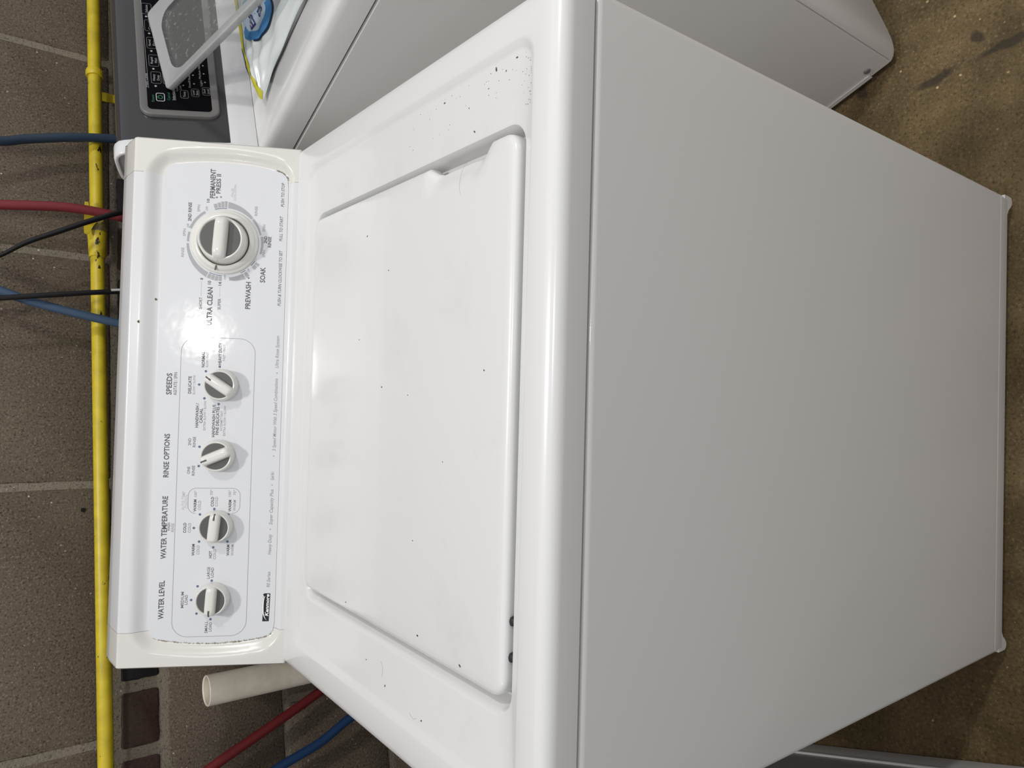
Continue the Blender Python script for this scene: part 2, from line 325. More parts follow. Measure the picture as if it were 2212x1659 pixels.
for k in range(8):
    off = 0.0 if k % 2 == 0 else 0.2032
    for i in range(-8, 8): piece('block', rng.choice(blk), -0.150 + off + 0.0067 + 0.4064 * i, 1.0705 + 0.2 * k)
brk = []
for i in range(6):
    o = obj('brick', *rough_block(0.083, 0.0555, 0.02, 0.002, 20 + i), 'brick%d' % (0, 1, 2, 3, 0, 1)[i], sharp=50); brk.append(o.data); bpy.data.objects.remove(o)
for i in range(-30, 31): piece('brick', {-1: brk[0], 0: brk[1], -2: brk[2]}.get(i, rng.choice(brk)), -0.573 + 0.1015 * (i + 1), 1.002, 0.0005)
obj('drill_hole', *lathe([(0, 0), (0.0035, 0.0), (0.0035, 0.0006), (0, 0.0006)], 12, Matrix.Translation(wp(-0.192, 1.111, 0.0008)) @ WN.to_track_quat('Z', 'Y').to_matrix().to_4x4()), 'black', wall)

# ------------------------------------------------------------------ the white washing machine in front
W_ = 0.686
washer = thing('washing_machine', 'white top-loading washing machine with closed lid and five knobs, in the middle', 'washing machine', (0.343, 0.33, 0))
def lp(x0, x1, y0, y1, r, z): return [(x, y, z) for x, y in rrect(x0, x1, y0, y1, r)]
# cabinet with a folded bottom flange and corner feet
L = [lp(.004, W_ - .004, .004, .656, .006, .0305), lp(.0005, W_ - .0005, .0005, .66, .007, .0285), lp(0, W_, 0, .66, .008, .0305), lp(0, W_, 0, .66, .008, .0553), lp(.0004, W_ - .0004, .0004, .66, .008, .0556),
     lp(.0004, W_ - .0004, .0004, .66, .008, .0562), lp(0, W_, 0, .66, .008, .0565), lp(0, W_, 0, .66, .008, .8855), lp(.0008, W_ - .0008, .0008, .66, .008, .8885), lp(.0030, W_ - .0030, .0030, .658, .006, .8905), lp(.010, W_ - .010, .010, .65, .004, .8912)]
obj('cabinet', *loft(L, True, True), 'front', washer)
obj('seam_shadow_gap', *loft([lp(.005, W_ - .005, .005, .655, .006, .8908), lp(.005, W_ - .005, .005, .655, .006, .8955)]), 'black', washer)  # black band stands in for the shadow inside the seam
for mir in (0, 1):
    pf = [(.0002, .040), (.0002, .0165), (.0022, .0125), (.0065, .0105), (.0115, .0120), (.0165, .0175), (.0215, .0245), (.028, .0285), (.028, .040)]
    pf = [((W_ - x) if mir else x, z) for x, z in pf]
    n_ = len(pf); V = [(x, .0003, z) for x, z in pf] + [(x, .028, z) for x, z in pf]
    F = [tuple(range(n_)), tuple(range(2 * n_ - 1, n_ - 1, -1))] + [(i, (i + 1) % n_, n_ + (i + 1) % n_, n_ + i) for i in range(n_)]
    obj('corner_tab', V, F, 'front', washer, sharp=60)
for x in (.05, W_ - .05):
    for y in (.05, .60):
        obj('levelling_foot', *lathe([(0, 0), (.018, 0), (.019, .004), (.017, .010), (.006, .012), (.006, .034), (0, .034)], 20, Matrix.Translation((x, y, 0))), 'rubber', washer)
# deck
L = [lp(.002, W_ - .002, .002, .658, .008, .8945), lp(0, W_, 0, .66, .010, .8948), lp(0, W_, 0, .66, .010, .915), lp(.0008, W_ - .0006, .0010, .66, .010, .9202), lp(.003, W_ - .002, .0036, .659, .010, .9246), lp(.0065, W_ - .005, .0080, .658, .010, .9275), lp(.012, W_ - .010, .0140, .656, .012, .9288),
     lp(.036, .655, .0320, .502, .020, .9290), lp(.0390, .6520, .0345, .499, .020, .9284), lp(.043, .648, .0375, .495, .018, .9254), lp(.0465, .6445, .0400, .4915, .016, .9240),
     lp(.099, .5895, .0455, .4790, .022, .9238), lp(.1020, .5870, .0470, .4765, .021, .9228), lp(.1050, .5850, .0480, .4750, .020, .9190), lp(.1085, .5830, .0486, .4735, .018, .9120), lp(.112, .5815, .0490, .472, .016, .9060), lp(.125, .575, .055, .466, .014, .9050)]
obj('deck', *loft(L, True, True), 'enamel', washer)
# lid, its right edge scooped for the fingers
def sstep(a, b, x):
    t = max(0, min(1, (x - a) / (b - a))); return t * t * (3 - 2 * t)
def lid_loop(i, z, dip=0.0):
    out = []
    for x, y in rrect(.1165 + i, .5790 - i, .0520 + i, .4710 - i, max(.003, .017 - i), 8, 44):
        k = sstep(.086, .108, y) * (1 - sstep(.178, .192, y))
        w = k if x > .50 else 0
        q = max(0, (x - .565) / .014) if w else 0
        out.append((x - .0085 * w * (1 if x > .56 else 0), y, z - dip * w * (1 if x > .5 else 0)))
    return out
L = [lid_loop(.006, .9125), lid_loop(.0008, .9135), lid_loop(0, .9160, .001), lid_loop(0, .9228, .004), lid_loop(.0007, .9256, .005), lid_loop(.0024, .9276, .006), lid_loop(.0056, .9286, .0055), lid_loop(.0110, .9289, .002), lid_loop(.03, .9290)]
obj('lid', *loft(L, True, True), 'enamel', washer)
for x in (.180, .151): obj('lid_bumper', *lathe([(0, 0), (.0042, 0), (.0045, .002), (.0035, .006), (0, .0075)], 14, Matrix.Translation((x, 0.0505, .9165))), 'rubber', washer)

# console frame (leans back); s runs along x, t up the sloping face, d out of it
TH, NN, O_ = Vector((0, .4724, .8814)), Vector((0, -.8814, .4724)), Vector((0, .530, .929))
def cf(s, t, d=0.0): return O_ + Vector((s, 0, 0)) + TH * t + NN * d
def face_m(s, t, d, rot=0.0): return Matrix(((1, TH.x, NN.x, 0), (0, TH.y, NN.y, 0), (0, TH.z, NN.z, 0), (0, 0, 0, 1))).copy() if False else Matrix.Translation(cf(s, t, d)) @ Matrix(((1, TH.x, NN.x, 0), (0, TH.y, NN.y, 0), (0, TH.z, NN.z, 0), (0, 0, 0, 1))) @ Matrix.Rotation(rot, 4, 'Z')
PC, RC, HT = .0926, .0125, .0795
def hw(t): return .3175 - .0095 * ((t - .093) / .080) ** 2
def psd(s, t):                                               # signed distance to the panel outline
    a, b = abs(s - .345) - (hw(max(.0, min(.186, t))) - RC), abs(t - PC) - (HT - RC)
    return (sqrt(max(a, 0) ** 2 + max(b, 0) ** 2) + min(max(a, b), 0) - RC)
def depth(s, t):
    q = psd(s, t); rec = -.0088
    ang = 0 if abs(t - PC) < HT - RC else 1
    side = max(abs(s - .345) - (hw(max(0, min(.186, t))) - RC), 0); vert = max(abs(t - PC) - (HT - RC), 0)
    f = side / (side + vert + 1e-9)
    wv = .021 if t > PC else .0065
    w = wv * (1 - f) + .017 * f
    return rec * (1 - sstep(-.0005, w, q))
YR = .688
def console_grid(ss, outer=None):
    """outer = None, 'left' or 'right' : that edge is rounded and gets an end wall"""
    ts = [-.0035, -.0028, -.0015] + [i * .00125 for i in range(0, 15)] + [.02, .03, .045, .06, .08, .1, .12, .14, .155, .163] + [.1665 + .0016 * i for i in range(0, 23)] + [.2030]
    rows = []
    for t in ts:
        e = {-.0035: -.0035, -.0028: -.0012, -.0015: -.0003}.get(t, 0)
        rows.append(('f', t, e))
    rows = [('b', .05)] + rows + [('c', i) for i in range(1, 6)] + [('t', y) for y in (.66, .683)] + [('r', z) for z in (1.1095, 1.10, .934)]
    cols = [(s, 0, 0) for s in ss]
    if outer:
        e = 0 if outer == 'left' else W_; g = 1 if outer == 'left' else -1
        ed = [(e + g * .0005, .0021, 0), (e, .006, 0), (e, 0, 1)]
        cols = (ed[::-1] + cols) if outer == 'left' else (cols + ed)
    V = []
    for r in rows:
        for s, drop, wall_ in cols:
            if r[0] == 'f':
                p = cf(s, r[1], depth(s, r[1]) + r[2] - drop)
            elif r[0] == 'b':
                p = cf(s, -.0035, -.0035 - drop); p.y = .60
            elif r[0] == 'c':
                a = radians(90 * r[1] / 5 * .69); c0 = cf(s, .2030, -.0035)
                p = c0 + NN * (.0035 * cos(a)) + TH * (.0035 * sin(a)) - NN * drop * cos(a) - Vector((0, 0, drop * sin(a)))
            elif r[0] == 't': p = Vector((s, r[1], 1.1123 - drop * .5))
            else: p = Vector((s, YR - drop if r[1] > .95 else YR, r[1]))
            if wall_: p.y = max(p.y, YR - .004) if r[0] != 'r' else p.y
            V.append(p)
    n_ = len(cols); F = [(i * n_ + j, i * n_ + j + 1, (i + 1) * n_ + j + 1, (i + 1) * n_ + j) for i in range(len(rows) - 1) for j in range(n_ - 1)]
    return V, F
obj('console_frame', *console_grid([.0462 + (.6408 - .0462) * i / 10 for i in range(11)]), 'framewhite', washer, sharp=50)
caps = [.0022, .005, .009, .013] + [.0165 + .00105 * i for i in range(29)]
obj('end_cap', *console_grid(caps, 'left'), 'cream', washer, sharp=50, label='cream plastic end cap')
obj('end_cap', *console_grid([W_ - s for s in caps][::-1], 'right'), 'cream', washer, sharp=50, label='cream plastic end cap')
# printed control panel
out = []
for i in range(240):
    a = 2 * pi * i / 240; lo, hi = 0.0, .6
    for _ in range(30):
        mid = (lo + hi) / 2
        if psd(.345 + mid * cos(a), PC + mid * sin(a) * .5) < -.0007: lo = mid
        else: hi = mid
    out.append((.345 + lo * cos(a), PC + lo * sin(a) * .5))
MP = Matrix(((1, TH.x, NN.x, O_.x), (0, TH.y, NN.y, O_.y), (0, TH.z, NN.z, O_.z), (0, 0, 0, 1)))
panel = obj('control_panel', *plate(out, -.0105, -.0080, MP), 'panelwhite', washer, sharp=30)
def ring_line(x0, x1, y0, y1, r, w, z=-.00785, gaps=()):      # printed outline
    a, b = rrect(x0, x1, y0, y1, r, 8, 8), rrect(x0 + w, x1 - w, y0 + w, y1 - w, r - w, 8, 8)
    n_ = len(a); V = [MP @ Vector((x, y, z)) for x, y in a + b]; F = []
    for i in range(n_):
        j = (i + 1) % n_; mx, my = (a[i][0] + a[j][0]) / 2, (a[i][1] + a[j][1]) / 2
        if any(g[0] < mx < g[1] and g[2] < my < g[3] for g in gaps): continue
        F.append((i, j, n_ + j, n_ + i))
    return V, F
def on_panel(s, t, z=-.0078): return MP @ Matrix.Translation((s, t, z))
INK = {'d': 'ink', 'g': 'ink_grey', 'j': 'ink_grey', 'l': 'ink_pale', 'i': 'ink_pale', 'v': 'ink_faint'}
for s_, s0, t0, w_, c_, st_ in TEXTS:
    obj('lettering', *text_geo(s_, w_, c_ * 0.95, on_panel(s0, t0), bold=.018 if st_ == 'd' else .008, italic=st_ in 'ij'), INK[st_], panel, smooth=False)
def dot(s, t, r): return lathe([(r, 0), (0, .0002)], 12, on_panel(s, t))
for s, t in BULLETS: obj('bullet', *dot(s, t, .0008), 'ink_pale', panel, smooth=False)
for s, t in DOTS: obj('setting_dot', *dot(s, t, .0016), 'ink_blue', panel, smooth=False)
obj('printed_outline', *ring_line(.0369, .4292, .0492, .1426, .020, .0006), 'ink_pale', panel, smooth=False)
obj('printed_outline', *ring_line(.1975, .2312, .0622, .1276, .010, .0006, gaps=((.19, .2045, .075, .115),)), 'ink_pale', panel, smooth=False)
# thin leader lines from SHORT and SUPER to their minutes
obj('leader_line', *plate([(.483, .1200), (.5035, .1200), (.5035, .1203), (.483, .1203)], -.0079, -.0078, MP), 'ink_faint', panel, smooth=False)
obj('leader_line', *plate([(.483, .0968), (.497, .0968), (.497, .0971), (.483, .0971)], -.0079, -.0078, MP), 'ink_faint', panel, smooth=False)
# badge
b = obj('brand_badge', *plate([(.0552, .0211), (.0918, .0201), (.0920, .0275), (.0905, .0293), (.0885, .0279), (.0850, .0287), (.0790, .0290), (.0720, .0287), (.0690, .0288), (.0552, .0292)], -.0080, -.0076, MP), 'badge', panel, smooth=False)
obj('badge_lettering', *text_geo('Kenmore', .0290, .0042, on_panel(.0765, .0236, -.0074) @ Matrix.Rotation(-.02, 4, 'Z'), bold=.03, italic=True), 'white_ink', b, smooth=False)
sw = spline([(.0568, .0240, 0), (.0600, .0262, 0), (.0660, .0283, 0), (.0740, .0288, 0), (.0820, .0285, 0), (.0868, .0275, 0), (.0885, .0262, 0)], 6)
V, F = [], []
for i, p in enumerate(sw):
    w = .00055 * (1 - abs(2 * i / (len(sw) - 1) - 1) ** 2) + .00015
    V += [MP @ Vector((p.x, p.y - w, -.0074)), MP @ Vector((p.x, p.y + w, -.0074))]
    if i: F.append((2 * i - 2, 2 * i, 2 * i + 1, 2 * i - 1))
obj('badge_swoosh', V, F, 'white_ink', b, smooth=False)
# timer scale printed round the big dial
MD = MP @ Matrix.Translation((.5562, .0925, -.0080))
sc, dk = [], []
for a0, a1, r0, r1, r0b, r1b in ((18, 13, .0463, .0520, None, None), (12, 8, .0462, .0530, None, None), (7, 3, .0462, .0540, None, None), (2, -1.5, .0462, .0545, None, None),
      (-3, -45, .0455, .0540, .0455, .0490), (-46.5, -75, .0460, .0490, .0455, .0475), (-78, -106, .0460, .0492, .0460, .0485), (-121, -125, .0470, .0525, None, None), (-126, -132, .0470, .0520, None, None),
      (-143, -148, .0470, .0540, None, None), (-149.5, -172, .0470, .0550, .0470, .0510), (177, 172.5, .0462, .0520, None, None), (171.5, 167, .0462, .0525, None, None), (166, 161.5, .0462, .0525, None, None), (160.5, 156, .0462, .0525, None, None),
      (154.5, 95, .0455, .0525, .0455, .0480), (92, 76, .0450, .0475, None, None), (70, 34, .0450, .0482, .0450, .0480)):
    sc.append(arc_plate(r0, r1, a0, a1, 0, .00022, MD, r0b, r1b))
for a0, a1 in ((18, -1.5), (177, 156), (-121, -131), (-143, -152)): dk.append(arc_plate(.0446, .0454, a0, a1, 0, .00022, MD))
M['scale'] = mat('timer_scale_grey', (0.36, 0.36, 0.38), 0.5)
for g in sc: obj('scale_segment', *g, 'scale', panel, smooth=False)
for g in dk: obj('scale_mark', *g, 'ink_blue', panel, smooth=False)
# little wrinkles of wear: two chips in the console's top edge
for s, t, k in ((.4762, .1759, 1.0), (.4454, .1933, 1.2)):
    r = random.Random(int(s * 1e4)); poly = [(s + .0022 * k * r.uniform(.5, 1) * cos(a * .7), t + .0014 * k * r.uniform(.5, 1.1) * sin(a * .7)) for a in range(9)]
    dd = depth(s, t); obj('paint_chip', *plate(poly, dd - .001, dd + .0004, MP), 'rust', washer, smooth=False)

r = random.Random(21); G = []
for i in range(150):                                           # grime caught along the panel's edge
    left = r.random() < .75; t = r.uniform(.018, .165) if left else r.uniform(.012, .030)
    lo, hi = (.025, .06) if left else (.67, .63)
    for _ in range(24):
        mid = (lo + hi) / 2
        if psd(mid, t) > .0: lo = mid
        else: hi = mid
    k = r.uniform(.0003, .0009); x = lo + (1 if left else -1) * r.uniform(-.0002, .0012)
    G.append(plate([(x + k * cos(q * pi / 3) * r.uniform(.5, 1), t + k * 1.5 * sin(q * pi / 3) * r.uniform(.5, 1)) for q in range(6)], -.0078, -.0074, MP))
obj('edge_grime', *join(G), 'grime', washer, smooth=False, kind='stuff')

def knob(name, s, t, R, H, rot, pointer=True, par=washer, z0=0.0):
    """grip knob: cup, raised finger bar, two dark insets; rot = pointer direction measured from straight up, + to the left"""
    B = face_m(s, t, -.0080 + z0, rot); k = R / .0205
    kb = obj(name, *lathe([(0, 0), (R * 1.03, 0), (R * 1.04, H * .12), (R * 1.0, H * .35), (R * .955, H * .88), (R * .935, H * .97), (R * .90, H), (R * .862, H * .985), (R * .84, H * .93), (R * .82, H * .90), (0, H * .90)], 64, B), 'knob', par, sharp=45)
    bw = R * (.255 if R > .025 else .30)
    L = []
    for z, w, e in ((H * .80, bw * 1.25, 0), (H * 1.02, bw * 1.12, .0), (H * 1.22, bw * 1.0, .004 * k), (H * 1.33, bw * .82, .012 * k), (H * 1.38, bw * .55, .022 * k), (H * 1.395, bw * .25, .03 * k)):
        lp_ = []
        for i in range(40):
            a = 2 * pi * i / 40; sx, sy = cos(a), sin(a)
            px_ = w * (abs(sx) ** .45) * (1 if sx >= 0 else -1); py_ = (R * .925 - e * R * 9) * (abs(sy) ** .35) * (1 if sy >= 0 else -1)
            py_ = max(-1, min(1, py_ / (R * .93))) * sqrt(max(0, (R * .93) ** 2 - px_ ** 2 * .8))
            lp_.append(B @ Vector((px_, py_, z)))
        L.append(lp_)
    obj('finger_bar', *loft(L, True, True), 'knob', kb, sharp=60)
    for g in (1, -1):
        rr = R * .825; x0 = bw * 1.16; a = math.acos(x0 / rr)
        poly = [(g * rr * cos(-a + 2 * a * i / 24), rr * sin(-a + 2 * a * i / 24)) for i in range(25)]
        obj('inset', *plate(poly, H * .895, H * .93, B), 'inset', kb, smooth=False)
    if pointer:
        poly = [(x, y) for x, y in rrect(-.0013 * k, .0013 * k, R * .50, R * .90, .0012 * k, 4, 1)]
        obj('pointer_mark', *tube([B @ Vector((0, R * .52, H * 1.385)), B @ Vector((0, R * .72, H * 1.345)), B @ Vector((0, R * .90, H * 1.18))], .0012 * k, 8, 5), 'inset', kb)
    return kb
knob('speed_knob', .3665, .0905, .0205, .0155, radians(-34))
knob('rinse_knob', .2738, .0917, .0205, .0155, radians(24))
knob('temperature_knob', .1812, .0910, .0205, .0155, radians(-95))
knob('water_level_knob', .0869, .0919, .0205, .0155, radians(87))
BD = face_m(.5562, .0925, -.0080)
dial = obj('timer_dial', *lathe([(0, 0), (.0425, 0), (.0428, .0015), (.0415, .0035), (.0395, .0042), (.0388, .0055), (.0375, .0072), (.0350, .0086), (.0335, .0088), (.0325, .0080), (.0320, .0050), (0, .0050)], 80, BD), 'knob', washer, sharp=40)
obj('dial_gap', *lathe([(.0322, .0055), (.0, .0056)], 60, BD), 'brownring', dial)
obj('dial_pointer', *plate(rrect(-.0036, .0036, -.0011, .0011, .0010, 4, 1), .0, .0006, face_m(.5205, .1010, .0002, radians(-14))), 'inset', dial, smooth=False)
knob('timer_knob', .5562, .0925, .0297, .0225, radians(86.5), pointer=False, z0=.005)

# lint and dirt on the lid and deck
r = random.Random(8); G = []
def fleck(x, y, z, l, w, a):
    poly = [(l * cos(q * pi / 4) * r.uniform(.6, 1.1), w * sin(q * pi / 4) * r.uniform(.6, 1.1)) for q in range(8)]
    return plate(poly, 0, .0005, Matrix.Translation((x, y, z)) @ Matrix.Rotation(a, 4, 'Z'))
for x, y, l in ((.5338, .3177, .0018), (.4895, .2654, .0012), (.3678, .2731, .0015), (.3826, .0884, .0016), (.123 + .004, .1129, .0024), (.1264, .3444, .0012), (.1330, .1856, .0018), (.36, .2176, .0010), (.30, .15, .0009), (.42, .33, .0008), (.22, .20, .0009)):
    l *= .75; G.append(fleck(x, y, .9290, l, l * r.uniform(.35, .7), r.uniform(0, 6)))
for x, y, l in ((.6376, .172, .0018), (.5960, .1203, .0018), (.6410, .0892, .0030), (.6410, .0603, .0022), (.0616, .2561, .0016), (.053, .1827, .0016), (.62, .13, .001), (.635, .075, .0012), (.628, .10, .0009), (.075, .30, .0009)):
    l *= .75; G.append(fleck(x, y, .9240, l, l * r.uniform(.35, .7), r.uniform(0, 6)))
for i in range(60):                                            # the dusty front right corner of the sunken border
    u = r.random() ** 2; x, y = .641 - u * .035, r.uniform(.045, .24)
    if r.random() < .35: x, y = r.uniform(.595, .641), .041 + r.random() ** 2 * .012
    G.append(fleck(x, y, .9240, r.uniform(.0001, .00035), r.uniform(.0001, .0003), r.uniform(0, 6)))
obj('dirt_fleck', *join(G), 'dirt', washer, smooth=False, kind='stuff')
H = []
for x, y, z, R0, a0 in ((.075, .272, .9242, .010, 4.0), (.0575, .198, .9242, .008, 2.2), (.55, .115, .9291, .02, 0.3)):
    H.append(tube([(x + R0 * cos(a0 + q * .35), y + R0 * sin(a0 + q * .35), z) for q in range(6)], 0.00010, 5, 4))
for g in H: obj('hair', *g, 'ink_pale', washer)

# ------------------------------------------------------------------ the right-hand machine, turned a little
N_ = thing('washing_machine', 'white washing machine on the right with dark grey glossy touch-button console', 'washing machine', (.967, .164, 0), radians(23.5), local=True)
def nl(x0, x1, y0, y1, r, z): return [(x, y, z) for x, y in rrect(x0, x1, y0, y1, r)]
NW, ND = .686, .70
obj('cabinet', *loft([nl(.004, NW, .020, ND, .004, .018), nl(0, NW, .0185, ND, .004, .020), nl(0, NW, .0185, ND, .004, .8745), nl(.003, NW - .003, .0215, ND, .004, .877)], True, True), 'front', N_)
FP = [(0, .0165), (.0015, .0130), (.006, .0085), (.013, .0045), (.022, .0018), (.034, .0003), (.06, -.0005), (NW - .06, -.0005), (NW - .034, .0003), (NW - .013, .0045), (NW, .0165)]
L = [[(x * 1.0, y, z) for x, y in FP] + [(NW, .0180, z), (0, .0180, z)] for z in (.030, .872)]
L = [[(x, y + .003, .0205) for x, y, z in L[0]]] + L + [[(x, y + .003, .876) for x, y, z in L[1]]]
obj('front_panel', *loft(L, True, True), 'front', N_, sharp=45)
obj('bottom_flange', *box(-.0025, .0, .055, .60, .018, .030, .0008), 'front', N_)
obj('flange_screw', *lathe([(0, .003), (.005, .002), (.006, 0)], 16, Matrix.Translation((-.0005, .052, .042)) @ Matrix.Rotation(-pi / 2, 4, 'Y')), 'ink_grey', N_)
for x in (.06, NW - .06):
    for y in (.07, .62): obj('levelling_foot', *lathe([(0, 0), (.018, 0), (.019, .005), (.016, .010), (.006, .012), (.006, .022), (0, .022)], 18, Matrix.Translation((x, y, 0))), 'rubber', N_)
obj('seam_shadow_gap', *loft([nl(.004, NW - .004, .008, ND - .01, .006, .8765), nl(.004, NW - .004, .008, ND - .01, .006, .8805)]), 'black', N_)  # seam shadow painted as a black band under this deck too
L = [nl(.002, NW - .002, .002, ND, .012, .8795), nl(0, NW, 0, ND, .014, .8798), nl(0, NW, 0, ND, .014, .908), nl(.0015, NW - .0015, .0015, ND, .014, .9155), nl(.0055, NW - .0055, .0055, ND, .014, .9203), nl(.011, NW - .011, .011, ND, .014, .9218),
     nl(.030, NW - .030, .030, .585, .020, .9222), nl(.037, NW - .037, .037, .580, .018, .9200), nl(.085, NW - .085, .060, .560, .02, .9198), nl(.090, NW - .090, .065, .555, .018, .9160)]
obj('deck', *loft(L, True, True), 'enamel', N_)
L = [[(x, y, z) for x, y in rrect(.094 + i, NW - .094 - i, .069 + i, .551 - i, .014, 6, 6)] for i, z in ((.001, .9165), (0, .919), (0, .9215), (.002, .9240), (.006, .9245))]
obj('lid', *loft(L, True, True), 'enamel', N_)
# console: white foot, dark glossy leaning face, white end panels
def prism(poly, x0, x1, b=0.0):
    n_ = len(poly); V = [(x0, y, z) for y, z in poly] + [(x1, y, z) for y, z in poly]
    return V, [tuple(range(n_)), tuple(range(2 * n_ - 1, n_ - 1, -1))] + [(i, (i + 1) % n_, n_ + (i + 1) % n_, n_ + i) for i in range(n_)]
foot = [(.602, .923), (.6035, .930), (.607, .938), (.609, .945), (.6125, .954), (.6165, .9595), (.640, .962), (.70, .962), (.70, .923)]
obj('console_foot', *prism(foot, .012, NW - .012), 'framewhite', N_, sharp=30)
face = [(.6160, .9600), (.6195, .9720), (.6360, 1.0250), (.6540, 1.0830), (.6570, 1.0930), (.6600, 1.0990), (.6650, 1.1040), (.6720, 1.1065), (.6800, 1.1060), (.7150, 1.0960), (.7250, 1.0880), (.7260, .9600)]
conb = obj('console_face', *prism(face, .022, NW - .022), mat('dark_grey_gloss_console', (0.040, 0.040, 0.043), 0.16, coat=0.3), N_, sharp=30)
endp = [(.606, .930), (.612, .950), (.6185, .968), (.6350, 1.0230), (.6515, 1.0760), (.6555, 1.0900), (.6600, 1.0990), (.6660, 1.1060), (.6740, 1.1098), (.6820, 1.1100), (.6920, 1.1070), (.7080, 1.1010), (.7200, 1.0955), (.7290, 1.0880), (.7330, 1.0780), (.7340, 1.04), (.7340, .930)]
def inset_poly(P, k):
    cy, cz = sum(p[0] for p in P) / len(P), sum(p[1] for p in P) / len(P); o = []
    for i, p in enumerate(P):
        a, b = Vector(P[i - 1]), Vector(P[(i + 1) % len(P)]); t = (b - a).normalized(); nn = Vector((-t.y, t.x))
        if nn.dot(Vector((cy, cz)) - Vector(p)) < 0: nn = -nn
        o.append((p[0] + nn.x * k, p[1] + nn.y * k))
    return o
for x, g in ((-.001, 1), (NW + .001, -1)):
    loops = [[(x + g * .024, y, z) for y, z in inset_poly(endp, .0006)], [(x + g * .0225, y, z) for y, z in endp], [(x + g * .004, y, z) for y, z in endp], [(x + g * .001, y, z) for y, z in inset_poly(endp, .001)], [(x, y, z) for y, z in inset_poly(endp, .003)], [(x + g * .0005, y, z) for y, z in inset_poly(endp, .0055)], [(x + g * .006, y, z) for y, z in inset_poly(endp, .0070)]]
    obj('console_end_panel', *loft(loops, True, True), 'framewhite', N_, sharp=50)
# touch panel, coordinates (x, u) with u up the leaning face from its foot
a_ = .29
FN, FU = Vector((0, -cos(a_), sin(a_))), Vector((0, sin(a_), cos(a_)))
MF = Matrix(((1, FU.x, FN.x, 0), (0, FU.y, FN.y, .612), (0, FU.z, FN.z, .960), (0, 0, 0, 1)))
def rr2(x0, x1, y0, y1, r): return rrect(x0, x1, y0, y1, r, 8, 4)
loops = [[MF @ Vector((x, y, z)) for x, y in rr2(.0655 + i, .62 - i, .0120 + i, .1235 - i, .017 - i)] for i, z in ((-.0005, -.004), (0, .0012), (.0008, .0020), (.0020, .0020), (.0105, .0008), (.0112, .0002))]
obj('panel_bezel', *loft(loops), mat('grey_panel_bezel', (0.15, 0.145, 0.14), 0.35), conb, sharp=50)
tp = obj('touch_panel', *plate(rr2(.0760, .6095, .0226, .1130, .0075), .0, .0006, MF), mat('black_touch_panel', (0.004, 0.004, 0.005), 0.12, spec=0.03), N_, smooth=False)
def onf(x, y): return MF @ Matrix.Translation((x, y, .00085))
def fring(x0, x1, y0, y1, r, w):
    a, b = rrect(x0, x1, y0, y1, r, 6, 2), rrect(x0 + w, x1 - w, y0 + w, y1 - w, r - w, 6, 2); n_ = len(a)
    return [MF @ Vector((x, y, .00085)) for x, y in a + b], [(i, (i + 1) % n_, n_ + (i + 1) % n_, n_ + i) for i in range(n_)]
wh, gn, gy = [], [], []
for t_, x0, x1, y, cp in (('Wash Cycles', .117, .1450, .1126, .0034), ('Selections', .0952, .1170, .0763, .0034), ('Cold', .1135, .1213, .0705, .0030), ('Cold', .1165, .1247, .0657, .0030), ('Small', .1219, .1351, .0522, .0032), ('Medium', .1367, .1534, .0518, .0032), ('Large', .1600, .1720, .0518, .0032),
                          ('Light', .1269, .1390, .0353, .0032), ('Medium', .1413, .1588, .0362, .0032), ('Heavy', .1612, .1740, .0362, .0032), ('Warm', .150, .165, .0680, .003), ('Hot', .180, .190, .0680, .003)):
    wh.append(text_geo(t_, x1 - x0, cp, onf((x0 + x1) / 2, y)))
for l1, l2, x, y in (('Heavy', 'Duty', .1378, .0988), ('Rapid', 'Wash', .1718, .1004), ('Normal', 'Eco', .2078, .1016), ('Casual', '', .2440, .1030), ('Delicates', '', .2795, .1058)):
    if l2: wh += [text_geo(l1, .0130, .0034, onf(x, y + .0030)), text_geo(l2, .0105, .0034, onf(x, y - .0030))]
    else: wh.append(text_geo(l1, .0165, .0036, onf(x, y)))
    gy.append(fring(x - .0118, x + .0118, y - .0072, y + .0072, .003, .0007))
    wh.append(lathe([(.0017, 0), (0, .0001)], 12, onf(x - .0168, y + .0012)))
for x in (.1378, .1718, .2078, .2440, .2795): gy.append(fring(x - .0118, x + .0118, .0755, .0895, .003, .0007))
for (x, y), l1, l2 in (((.1082, .0607), 'Temp', ''), ((.1126, .0449), 'Load', 'Size'), ((.1167, .0289), 'Soil', 'Level')):
    gy.append(fring(x - .0080, x + .0080, y - .0058, y + .0058, .003, .0007))
    if l2: wh += [text_geo(l1, .0088, .0030, onf(x, y + .0026)), text_geo(l2, .0092, .0030, onf(x, y - .0026))]
    else: wh.append(text_geo(l1, .0105, .0034, onf(x, y)))
for x, y in ((.1259, .0611), (.1304, .0455), (.1479, .0460), (.1350, .0294), (.1522, .0301), (.166, .0455), (.169, .0301)): wh.append(lathe([(.0013, 0), (0, .0001)], 12, onf(x, y)))
wh.append(plate([(.1165, .1098), (.60, .1180), (.60, .1184), (.1165, .1102)], .0007, .00085, MF)); wh.append(plate([(.0952, .0733), (.122, .0740), (.122, .0744), (.0952, .0737)], .0007, .00085, MF))
gn += [text_geo('Power', .0140, .0038, onf(.0972, .1050)), text_geo('Cancel', .0150, .0038, onf(.1022, .0830)), fring(.0962, .1036, .0912, .0980, .0033, .0011), plate([(.0994, .0965), (.1004, .0965), (.1004, .1000), (.0994, .1000)], .0007, .00085, MF)]
M['pw'] = mat('panel_white_print', (0.36, 0.36, 0.38), 0.5); M['pg'] = mat('panel_grey_print', (0.13, 0.13, 0.135), 0.5); M['pn'] = mat('panel_green_print', (0.008, 0.15, 0.065), 0.5)
for g in wh: obj('lettering', *g, 'pw', tp, smooth=False)
for g in gy: obj('button_outline', *g, 'pg', tp, smooth=False)
